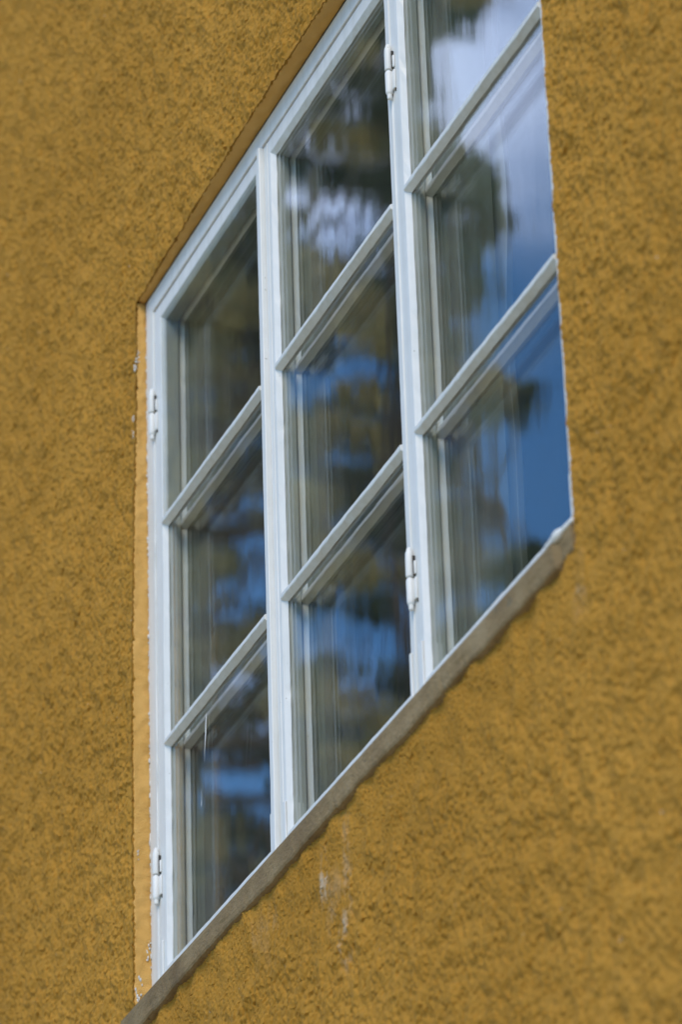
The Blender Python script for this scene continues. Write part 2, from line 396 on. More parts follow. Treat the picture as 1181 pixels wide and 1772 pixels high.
rj = strip('reveal', (X1, 0, Z0), (X1, 0, Z1), (-1, 0, 0), -.034, .006, .0007, 41, wall, REVEAL)
# chipped white filler between plaster and frame
def chips(name, parent):
    rs = random.Random(5); mb = MB()
    def blob(c, rx, ry, rz):
        V = []; n1, n2 = 6, 5
        for a in range(n2+1):
            th = math.pi*a/n2
            for b in range(n1):
                ph = 2*math.pi*b/n1; k = rs.uniform(.7, 1.15)
                V.append((c[0]+rx*k*math.sin(th)*math.cos(ph), c[1]+ry*k*math.cos(th), c[2]+rz*k*math.sin(th)*math.sin(ph)))
        F = [(a*n1+b, a*n1+(b+1) % n1, (a+1)*n1+(b+1) % n1, (a+1)*n1+b) for a in range(n2) for b in range(n1)]
        mb.add(V, F)
    for i in range(260):
        z = Z0+.03 + (Z1-Z0-.05)*rs.random()
        blob((X0+.0020, -.0085+rs.uniform(-.001, .0015), z), .0013*rs.uniform(.4, 1.2), .0010*rs.uniform(.4, 1.3), .0035*rs.uniform(.3, 1.8))
    for (dx, y, z, s) in ((.0005, -.026, -.375, 1.7), (.0005, -.031, -.392, 1.5), (.0005, -.029, -.16, .8), (.0005, -.014, -.32, 1.0), (.0005, -.010, -.305, 1.0), (.0005, -.026, .70, 1.3), (.0005, -.022, .715, 1.0), (.0005, -.031, .60, .8), (.0005, -.032, .57, .7)):
        for _ in range(9): blob((X0+dx-.0004, y+rs.uniform(-.0022, .0022)*s, z+rs.uniform(-.010, .010)*s), .0009, .0009*s*rs.uniform(.5, 1.3), .0026*s*rs.uniform(.4, 1.3))
    return mb.obj(name, CAULK, parent, True)
chips('filler', wall)
# dark hairline between soffit and frame head
mb = MB(); mb.box((X0+.003, -.0095, Z1-.0035), (X1-.003, .003, Z1-.0008)); mb.obj('joint', DARK, wall)

# ------------------------------------------------------------------ the window
win_o = empty('casement_window', (.713, 0, -.43))
OFF = Vector((.713, 0, -.43))
def shift(o):
    """children are built in world coordinates; put their origin on the parent"""
    return o
tag(win_o, 'white painted three column casement window with nine panes set in the ochre wall', 'window', kind='thing')
def relocate(o):
    o.matrix_parent_inverse = win_o.matrix_world.inverted() if False else Matrix.Translation(-OFF)
    return o
def ring(name, x0, x1, z0, z1, prof, material, parent, seed=0, wob=.0003, step=.02, smooth=False, wobrows=None):
    """a mitred frame: prof is a closed list of (inset, y); inset measured inwards from x0,x1,z0,z1"""
    rs = np.random.RandomState(seed)
    def per(lo, hi): n = max(2, int(abs(hi-lo)/step)); return [lo+(hi-lo)*i/n for i in range(n)]
    rows = []
    base = [('b', s) for s in per(0, 1)]
    nX = max(2, int((x1-x0)/step)); nZ = max(2, int((z1-z0)/step))
    tot = 2*(nX+nZ)
    for q, (ins, y) in enumerate(prof):
        a, b, c, d = x0+ins, x1-ins, z0+ins, z1-ins
        P = [(a+(b-a)*i/nX, c) for i in range(nX)] + [(b, c+(d-c)*i/nZ) for i in range(nZ)] + [(b-(b-a)*i/nX, d) for i in range(nX)] + [(a, d-(d-c)*i/nZ) for i in range(nZ)]
        amp = wob*(wobrows[q] if wobrows else 1)
        wv = rs.randn(tot)*.6 + np.convolve(rs.randn(tot+8), np.ones(9)/3, 'valid')*.7
        wv *= amp
        sgn = [(0, 1)]*nX + [(-1, 0)]*nZ + [(0, -1)]*nX + [(1, 0)]*nZ
        for i in (0, nX, nX+nZ, 2*nX+nZ): wv[i] = 0
        rows.append([(p[0]+s_[0]*wv[i], y, p[1]+s_[1]*wv[i]) for i, (p, s_) in enumerate(zip(P, sgn))])
    V = [v for r_ in rows for v in r_]; n = tot; F = []
    k = len(prof)
    for q in range(k):
        q2 = (q+1) % k
        for i in range(n): F.append((q*n+i, q*n+(i+1) % n, q2*n+(i+1) % n, q2*n+i))
    return relocate(mesh_np(name, np.array(V), F, material, parent, smooth))
def rnd(prof, r_=.0012):
    """chamfer every corner of a closed profile"""
    o = []
    n = len(prof)
    for i in range(n):
        p, a, b = Vector(prof[i]), Vector(prof[i-1]), Vector(prof[(i+1) % n])
        da, db = (a-p), (b-p)
        ra = min(r_, da.length*.4); rb = min(r_, db.length*.4)
        o += [tuple(p+da.normalized()*ra), tuple(p+(da.normalized()*ra+db.normalized()*rb)*.3), tuple(p+db.normalized()*rb)]
    return o
# fixed outer frame (jambs, head, cill rail) and the post behind the third light's hinges
FX0, FX1, FZ0, FZ1 = -.0715, 1.5115, -.405, .8155
ring('frame', FX0, FX1, FZ0, FZ1, rnd([(0, -.009), (.0325, -.009), (.0325, .010), (.026, .010), (.026, .056), (.040, .056), (.040, .062), (0, .062)]), PAINT, win_o, 11, .0003)
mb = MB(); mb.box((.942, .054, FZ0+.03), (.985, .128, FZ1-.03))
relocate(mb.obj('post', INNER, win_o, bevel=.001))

GZ0, GZ1 = -.3565, .747      # daylight of the glass
ROWS = (.0, .38)
def tri(face, x): return x
SASH = [(-.038, .0, .4225, .4640, 'left'), (.4650, .5, .939, .9605, 'middle'), (.9620, 1.0, 1.440, 1.4770, 'right')]
def muntin(name, x0, x1, zc, y0, material, parent, seed):
    """horizontal glazing bar: putty slope down to the glass above and below, slim face in front"""
    rs = np.random.RandomState(seed)
    n = 40
    prof = [(-.0020, -.0090), (.0032, -.0093), (.0040, -.0085), (.0080, .0), (.0080, .0014), (.0035, .0016), (.0035, .0095), (-.0030, .0095), (-.0030, .0016), (-.0088, .0014), (-.0088, .0), (-.0032, -.0082)]
    rows = []
    for i in range(n+1):
        s = i/n; x = x0+(x1-x0)*s
        rows.append(x)
    V = []
    W = {j: (rs.randn(n+1)*.00028 + np.convolve(rs.randn(n+7), np.ones(7)/2.6, 'valid')*.00030) for j in range(len(prof))}
    sh = np.convolve(rs.randn(n+13), np.ones(13)/3.6, 'valid')*.0004
    for i, x in enumerate(rows):
        for j, (dz, dy) in enumerate(prof):
            e = W[j][i] if j in (0, 1, 2, 3, 10, 11) else 0
            V.append((x, y0+dy, zc+dz+e+sh[i]))
    k = len(prof); F = []
    for i in range(n):
        for j in range(k): F.append((i*k+j, i*k+(j+1) % k, (i+1)*k+(j+1) % k, (i+1)*k+j))
    F.append(tuple(range(k-1, -1, -1))); F.append(tuple(n*k+j for j in range(k)))
    return relocate(mesh_np(name, np.array(V), F, material, parent))
def pane(name, x0, x1, z0, z1, y, material, parent, tx, tz):
    """3 mm glass let 5 mm into its rebates, a hair out of plane like hand-set glass"""
    mb = MB(); mb.box((-(x1-x0)/2-.004, 0, -(z1-z0)/2-.004), ((x1-x0)/2+.004, .003, (z1-z0)/2+.004))
    o = mb.obj(name, material, parent)
    o.matrix_parent_inverse = Matrix.Translation(-OFF)
    o.location = ((x0+x1)/2, y+.0017, (z0+z1)/2); o.rotation_euler = (R(tx), 0, R(tz))
    return o
def sash(x0, g0, g1, x1, side, y=0., inner=False, seed=0, tilt=()):
    top, bot = .7795, -.392
    il = g0-x0; ir = x1-g1
    # profile in (fraction across the stile, y): outer back, outer front, arris, putty slope to glass, rebate, inner side, back
    mat_ = PAINT
    name = 'inner_sash' if inner else 'sash'
    rs = np.random.RandomState(seed)
    # ring with differing stile widths
    P = [(0, .021), (0, -.0058), (.0012, -.0068), (-.0088, -.0068), (-.0078, -.0064), (0, .0), (-.0008, .0008), (-.0008, .0200), (-.0018, .021)]
    # first three measured from the outside edge, the rest from the daylight edge (negative = towards the stile)
    step = .018; nX = int((x1-x0)/step); nZ = int((top-bot)/step); tot = 2*(nX+nZ)
    V = []
    for q, (d, yy) in enumerate(P):
        if q < 3: a, b, c, e = x0+d, x1-d, bot+d, top-d
        else: a, b, c, e = g0+d, g1-d, GZ0+d, GZ1-d
        pts = [(a+(b-a)*i/nX, c) for i in range(nX)] + [(b, c+(e-c)*i/nZ) for i in range(nZ)] + [(b-(b-a)*i/nX, e) for i in range(nX)] + [(a, e-(e-c)*i/nZ) for i in range(nZ)]
        amp = (.0001, .0001, .0001, .00035, .00035, .0007, .0002, 0, 0)[q]
        wv = (rs.randn(tot)*.8 + np.convolve(rs.randn(tot+8), np.ones(9)/3, 'valid')*.5)*amp
        if q == 4: wv = prev
        prev = wv
        sg = [(0, 1)]*nX + [(-1, 0)]*nZ + [(0, -1)]*nX + [(1, 0)]*nZ
        for i in (0, nX, nX+nZ, 2*nX+nZ): wv[i] = 0
        V += [(p[0]+s_[0]*wv[i], y+yy, p[1]+s_[1]*wv[i]) for i, (p, s_) in enumerate(zip(pts, sg))]
    k = len(P); n = tot; F = []
    for q in range(k):
        q2 = (q+1) % k
        for i in range(n): F.append((q*n+i, q*n+(i+1) % n, q2*n+(i+1) % n, q2*n+i))
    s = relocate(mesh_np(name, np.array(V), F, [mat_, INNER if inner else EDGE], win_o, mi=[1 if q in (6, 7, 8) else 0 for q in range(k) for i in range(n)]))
    nudge = .0015
    for r_, z in enumerate(ROWS):
        m = muntin('muntin', g0-.0065, g1+.0065, z, y, mat_, s, seed*7+r_)
        m.parent = s; m.matrix_parent_inverse = Matrix.Identity(4); s_fix(m, s)
    zz = [(GZ0, ROWS[0]), (ROWS[0], ROWS[1]), (ROWS[1], GZ1)]
    for r_, (a, b) in enumerate(zz):
        tx, tz = tilt[r_]
        o = pane('pane', g0-.002, g1+.002, a+(.002 if r_ else -.002), b-(.002 if r_ < 2 else -.002), y+.0001, GLASS_IN if inner else GLASS_OUT, s, tx, tz)
        s_fix(o, s)
    return s
def s_fix(o, s):
    """sub-parts keep the world coordinates they were built in"""
    o.parent = s; o.matrix_parent_inverse = Matrix.Identity(4)
rt_ = random.Random(3)
def tl(k): return [(rt_.uniform(-k, k), rt_.uniform(-k, k)) for _ in range(3)]
sashes = []
for i, (x0, g0, g1, x1, nm) in enumerate(SASH):
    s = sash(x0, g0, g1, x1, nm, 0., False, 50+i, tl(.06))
    s['label'] = {'left': 'left outer sash of three panes', 'middle': 'middle outer sash of three panes', 'right': 'right outer sash of three panes with sky reflections'}[nm]
    sashes.append(s)
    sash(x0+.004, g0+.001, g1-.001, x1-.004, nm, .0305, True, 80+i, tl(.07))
# the cover strip of the pair's meeting stiles
mb = MB(); 
n = 60; V = []; F = []
pr = [(.4545, -.0069), (.4548, -.0138), (.4556, -.0145), (.4626, -.0145), (.4636, -.0141), (.4640, -.0132), (.4642, -.0020), (.4545, -.0020)]
rs = np.random.RandomState(4); wv = np.convolve(rs.randn(n+9), np.ones(9)/3, 'valid')*.0003
for i in range(n+1):
    z = -.392 + (.7795+.392)*i/n
    for (x, y) in pr: V.append((x+float(wv[i]), y, z))
k = len(pr)
for i in range(n):
    for j in range(k): F.append((i*k+j, i*k+(j+1) % k, (i+1)*k+(j+1) % k, (i+1)*k+j))
F.append(tuple(range(k-1, -1, -1))); F.append(tuple(n*k+j for j in range(k)))
cs = mesh_np('cover_strip', np.array(V), F, PAINT, sashes[0]); s_fix(cs, sashes[0])
# slim putty lines and a second thin bead beside the meeting joint
def bead(x, y, wdt, parent):
    mb = MB(); mb.box((x-wdt, y-.0012, -.391), (x, y+.0008, .778)); o = mb.obj('bead', PAINT, parent, bevel=.0004); s_fix(o, parent)
bead(.4815, -.0067, .0014, sashes[1]); bead(.9655, -.0072, .0014, sashes[2])

# hinges: two knuckles on a pin with finials, and the leaf let into the sash
def hinge(x, z, leaf_dir, parent, seed):
    rs = random.Random(seed)
    mb = MB(); r_ = .0054; y = -.0122
    mb.lathe(x, y, [(.0012, z-.0475), (.0030, z-.0468), (.0036, z-.0435), (.0034, z-.0395), (.0050, z-.0375), (r_*.98, z-.0355), (r_, z-.030), (r_*1.02, z-.004), (r_*.9, z-.0016)], 22)
    mb.lathe(x, y, [(r_*.92, z+.0012), (r_*1.04, z+.003), (r_, z+.028), (r_*.97, z+.0345), (.0048, z+.0375), (.0036, z+.0405), (.0032, z+.0435), (.0014, z+.0455)], 22)
    mb.lathe(x, y, [(.0032, z-.002), (.0032, z+.002)], 12)
    o = mb.obj('hinge', HINGE, parent, True)
    m2 = MB()
    a, b = (x+.002, x+.0125) if leaf_dir > 0 else (x-.0125, x-.002)
    m2.box((a, -.0098, z-.034), (b, -.0070, z-.003)); m2.box((a, -.0095, z+.003), (b-.0015, -.0070, z+.022))
    V0 = m2.V; mb.add(V0, m2.F)
    nf = len(mb.F)
    mb.box((x+.0062, -.0106, z+.001), (x+.0074, -.0066, z+.031)); mb.box((x+.0108, -.0085, z-.0395), (x+.0122, -.0066, z-.0335))
    me = o.data; me.clear_geometry(); me.from_pydata(mb.V, [], mb.F); me.materials.append(DARK); me.update()
    for i, p in enumerate(me.polygons): p.material_index = int(i >= nf)
    for p in me.polygons: p.use_smooth = len(p.vertices) == 4 and abs(p.normal.z) < .9
    bv = o.modifiers.new('bevel', 'BEVEL'); bv.width = .0006; bv.segments = 2; bv.angle_limit = R(40)
    s_fix(o, parent)
for z, sd_ in ((.590, 1), (-.208, 2)):
    hinge(.967, z, 1, sashes[2], sd_); hinge(-.0375, z+.001, 1, sashes[0], sd_+4)
# corner irons under thick paint at the sashes' lower corners
def iron(xr, wd, ztop, parent, sgn):
    mb = MB(); mb.box((xr-wd, -.0098, -.388), (xr, -.0068, ztop))
    x_a, x_b = (xr, xr+.07) if sgn > 0 else (xr-wd-.07, xr-wd)
    mb.box((x_a, -.0096, -.388), (x_b, -.0069, -.372))
    o = mb.obj('corner_iron', PAINT, parent, bevel=.0009); s_fix(o, parent)
iron(-.0200, .012, -.317, sashes[0], 1); iron(.4440, .010, -.312, sashes[0], -1)
sashes[0].children[-1].location.y = -.0065
iron(.4940-.0015, .008, -.316, sashes[1], 1); iron(.9530, .006, -.309, sashes[1], -1); iron(.9905, .013, -.309, sashes[2], 1); iron(1.464, .013, -.31, sashes[2], -1)

# ------------------------------------------------------------------ sill
def sill():
    xa, xb = X0-.035, X1-.004
    n = 420; rs = np.random.RandomState(9)
    prof = [(.006, -.376), (-.020, -.397), (-.036, -.4115), (-.0445, -.4166), (-.0460, -.4184), (-.0464, -.4240), (-.0462, -.4330), (-.0460, -.4420), (-.0456, -.4500), (-.0440, -.4535), (-.0400, -.4550), (-.028, -.4570), (.006, -.4570)]
    k = len(prof); V = []
    big = np.convolve(rs.randn(n+41), np.ones(41)/6.4, 'valid'); mid = np.convolve(rs.randn(n+11), np.ones(11)/3.3, 'valid')
    low = np.convolve(rs.randn(n+15), np.ones(15)/3.9, 'valid')
    for i in range(n+1):
        s = i/n; x = xa+(xb-xa)*s
        for j, (y, z) in enumerate(prof):
            dy = dz = 0
            if 1 <= j <= 6: dy = big[i]*.0006+mid[i]*.0003; dz = mid[i]*.00035 + big[i]*.0005
            if 6 < j <= 11: dz = low[i]*.0014+big[i]*.0015 + rs.randn()*.0002; dy = low[i]*.0006
            # worn right end: the nose steps back and up
            if x > 1.470:
                q = min(1, (x-1.470)/.008)
                if 1 <= j: dy += .0060*q*(1 if j >= 3 else .3)
                if j >= 3: dz += .006*q
            V.append((x, y+dy, z+dz))
    F = []
    for i in range(n):
        for j in range(k): F.append((i*k+j, i*k+(j+1) % k, (i+1)*k+(j+1) % k, (i+1)*k+j))
    F.append(tuple(range(k-1, -1, -1))); F.append(tuple(n*k+j for j in range(k)))
    o = relocate(mesh_np('sill', np.array(V), F, SILL, win_o, False))
    o['label'] = 'weathered taupe sill with chipped lower edge'
    return o
sl = sill()
# a run of white paint on the left light's lowest pane
def drip(pts, parent, y=-.0006):
    V = []; F = []; n = 8
    for x, z, r_ in pts:
        for a in range(n):
            an = 2*math.pi*a/n; V.append((x+r_*math.cos(an), y+.35*r_*math.sin(an), z))
    for i in range(len(pts)-1):
        for a in range(n): F.append((i*n+a, i*n+(a+1) % n, (i+1)*n+(a+1) % n, (i+1)*n+a))
    F.append(tuple(range(n-1, -1, -1))); F.append(tuple((len(pts)-1)*n+a for a in range(n)))
    s_fix(mesh_np('paint_drip', np.array(V), F, HINGE, parent, True), parent)
drip([(.158, -.026, .0006), (.158, -.034, .0013), (.156, -.046, .0017), (.1555, -.056, .0018), (.153, -.068, .0012), (.150, -.082, .0007), (.148, -.10, .0003)], sashes[0])
drip([(.134, -.140, .0002), (.1335, -.155, .0004), (.1325, -.162, .0010), (.132, -.166, .0006)], sashes[0])
# thick white paint left on the sill's right end
def flake(x0, x1, seed, yy, zz, th, parent):
    rs = np.random.RandomState(seed); n = 24; V = []; F = []
    w_ = np.convolve(rs.randn(n+6), np.ones(6)/2.4, 'valid')
    for i in range(n+1):
        s = i/n; x = x0+(x1-x0)*s; t_ = th*(.45+.55*math.sin(math.pi*min(1, s*1.1+.08)))*(1+.18*w_[i])
        c = (yy(s), zz(s))
        for a in range(8):
            an = 2*math.pi*a/8; V.append((x, c[0]+.8*t_*math.cos(an), c[1]+t_*math.sin(an)))
    for i in range(n):
        for j in range(8): F.append((i*8+j, i*8+(j+1) % 8, (i+1)*8+(j+1) % 8, (i+1)*8+j))
    F.append(tuple(range(7, -1, -1))); F.append(tuple(n*8+j for j in range(8)))
    o = mesh_np('paint_flake', np.array(V), F, HINGE, parent, True); s_fix(o, parent); return o
flake(1.455, 1.514, 3, lambda s: -.0460+.008*s, lambda s: -.4165+.008*s, .0062, sl)

# ------------------------------------------------------------------ room behind the glass
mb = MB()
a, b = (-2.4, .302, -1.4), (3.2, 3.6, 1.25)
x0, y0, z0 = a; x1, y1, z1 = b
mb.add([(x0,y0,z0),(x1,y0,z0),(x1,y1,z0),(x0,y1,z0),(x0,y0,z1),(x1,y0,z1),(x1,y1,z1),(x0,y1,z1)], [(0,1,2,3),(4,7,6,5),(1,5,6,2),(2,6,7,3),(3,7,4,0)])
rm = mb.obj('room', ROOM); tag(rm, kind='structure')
# inner lining boards of the deep opening
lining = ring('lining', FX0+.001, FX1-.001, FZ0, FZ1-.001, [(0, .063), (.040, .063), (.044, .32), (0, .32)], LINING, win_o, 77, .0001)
# sheer curtain inside the right light, and one drawn aside behind the middle light
def curtain(name, xa, xb, y, za, zb, fold, label, seed):
    n = 120; m = 30; V = []; F = []; rs = np.random.RandomState(seed); ph = rs.uniform(0, 6, 6)
    for j in range(m+1):
        for i in range(n+1):
            s = i/n; t_ = j/m
            yy = y + fold*math.sin(s*fold_n(xa, xb)+ph[0]+.5*math.sin(t_*5+ph[1])) + fold*.4*math.sin(s*fold_n(xa, xb)*2.3+ph[2])
            x = xa+(xb-xa)*s + .012*s*math.sin(t_*9+ph[3]) + .006*math.sin(t_*21+ph[4])*s
            V.append((x, yy, za+(zb-za)*t_))
    for j in range(m):
        for i in range(n):
            q = j*(n+1)+i; F.append((q, q+1, q+n+2, q+n+1))
    o = mesh_np(name, np.array(V), F, CURT, None, True)
    sm = o.modifiers.new('thickness', 'SOLIDIFY'); sm.thickness = .0006
    tag(o, label, 'curtain'); return o
def fold_n(a, b): return (b-a)/.05*2*math.pi
curtain('curtain', .78, .992, .148, -.40, .86, .007, 'pale grey curtain edge hanging inside the right column of the window', 1)

# ------------------------------------------------------------------ ground
GR = plain_mat('pale_gravel', (.58, .51, .33), .9, .2, .6)
g = MB(); g.add([(-1500, -1500, -4.345), (1500, -1500, -4.345), (1500, 1500, -4.345), (-1500, 1500, -4.345)], [(0, 1, 2, 3)])
tag(g.obj('ground', GR), kind='structure')

# ------------------------------------------------------------------ trees across the yard (seen mirrored in the glass)
LEAF_A = leaf_mat('pine_needles', (.04, .065, .035), (.20, .23, .10)); LEAF_B = leaf_mat('dry_foliage', (.30, .25, .09), (.66, .52, .22)); BARK = plain_mat('bark', (.13, .085, .055), .9, .3, 6)
LEAF_C = leaf_mat('green_foliage', (.03, .06, .02), (.10, .13, .045))
GZ = -4.34
TREES = []
def tree(name, base, height, trunk_r, clumps, mats, label, leaf=.05, per=60, seed=0, group=None):
    """trunk with limbs running to every clump of leaves; clumps = (x, y, z, radius, tone)"""
    rs = np.random.RandomState(seed)
    root = empty(name, base); tag(root, label, 'tree', group)
    B = np.array(base, float)
    V = []; F = []
    def tube(pts, rad, n=7):
        k = len(V)
        for i, (p, r_) in enumerate(zip(pts, rad)):
            d = np.array(pts[min(i+1, len(pts)-1)])-np.array(pts[max(i-1, 0)]); d = d/(np.linalg.norm(d)+1e-9)
            a = np.cross(d, [0.3, .9, .2]); a /= np.linalg.norm(a); b = np.cross(d, a)
            for q in range(n):
                an = 2*math.pi*q/n; V.append(tuple(np.array(p)+r_*(a*math.cos(an)+b*math.sin(an))))
        for i in range(len(pts)-1):
            for q in range(n): F.append((k+i*n+q, k+i*n+(q+1) % n, k+(i+1)*n+(q+1) % n, k+(i+1)*n+q))
    H_ = height; nseg = 16
    tp = [np.array([.25*math.sin(i*.5+seed)*i/nseg, .2*math.sin(i*.7+seed)*i/nseg, H_*i/nseg]) for i in range(nseg+1)]
    tube(tp, [trunk_r*(1-.9*i/nseg)+.01 for i in range(nseg+1)], 10)
    C = np.array([c[:3] for c in clumps])-B
    # limbs: group clumps, each limb runs to the group's centre and splits
    order = rs.permutation(len(C)); ng = max(6, len(C)//14)
    cen = C[order[:ng]]
    g = np.argmin(((C[:, None]-cen[None])**2).sum(-1), 1)
    for q in range(ng):
        mem = C[g == q]
        if not len(mem): continue
        c = mem.mean(0); hz = math.hypot(c[0], c[1]); z0 = min(H_*.97, max(H_*.15, c[2]-hz*.35)); st = tp[int(round(z0/H_*nseg))]
        midp = (st+c)/2+rs.randn(3)*.12*min(1, hz)
        tube([st, midp, c], [.055*trunk_r/.18, .035*trunk_r/.18, .016], 6)
        for e in mem: tube([c, (c+e)/2+rs.randn(3)*.03, e], [.014, .010, .005], 4)
    tr = mesh_np('trunk', np.array(V), [tuple(f) for f in F], BARK, root, True)
    nC = len(C); rad = np.array([c[3] for c in clumps]); tone = np.array([c[4] for c in clumps])
    nL = nC*per
    ci = np.repeat(np.arange(nC), per)
    d = rs.randn(nL, 3); d /= np.linalg.norm(d, axis=1)[:, None]
    pos = C[ci] + d*(rad[ci]*rs.rand(nL)**.5)[:, None]*np.array([1.15, 1.15, .8])
    ax = d*.6+rs.randn(nL, 3)*.5; ax /= np.linalg.norm(ax, axis=1)[:, None]
    sd2 = np.cross(ax, rs.randn(nL, 3)); sd2 /= np.linalg.norm(sd2, axis=1)[:, None]
    ln = leaf*(.6+.8*rs.rand(nL))[:, None]; wd = ln*.32
    Vq = np.stack([pos-sd2*wd*.2, pos+ax*ln*.5+sd2*wd, pos+ax*ln, pos+ax*ln*.5-sd2*wd], 1).reshape(-1, 3)
    Fq = np.arange(nL*4).reshape(-1, 4)
    mi = tone[ci]
    mesh_np('crown', Vq, Fq, mats, root, False, mi)
    return root
#TREES_HERE
FAR_LABELS = ['far leafy tree mirrored lowest in the left window column', 'far leafy tree mirrored low between the left and middle window columns', 'far leafy tree mirrored at the bottom of the middle window column', 'far leafy tree mirrored at the foot of the right window column']
def unpack(s): return [(int(a)/100, int(b)/100, int(c)/100, int(r)/1000, int(k)) for a, b, c, r, k in (q.split(',') for q in s.split())]
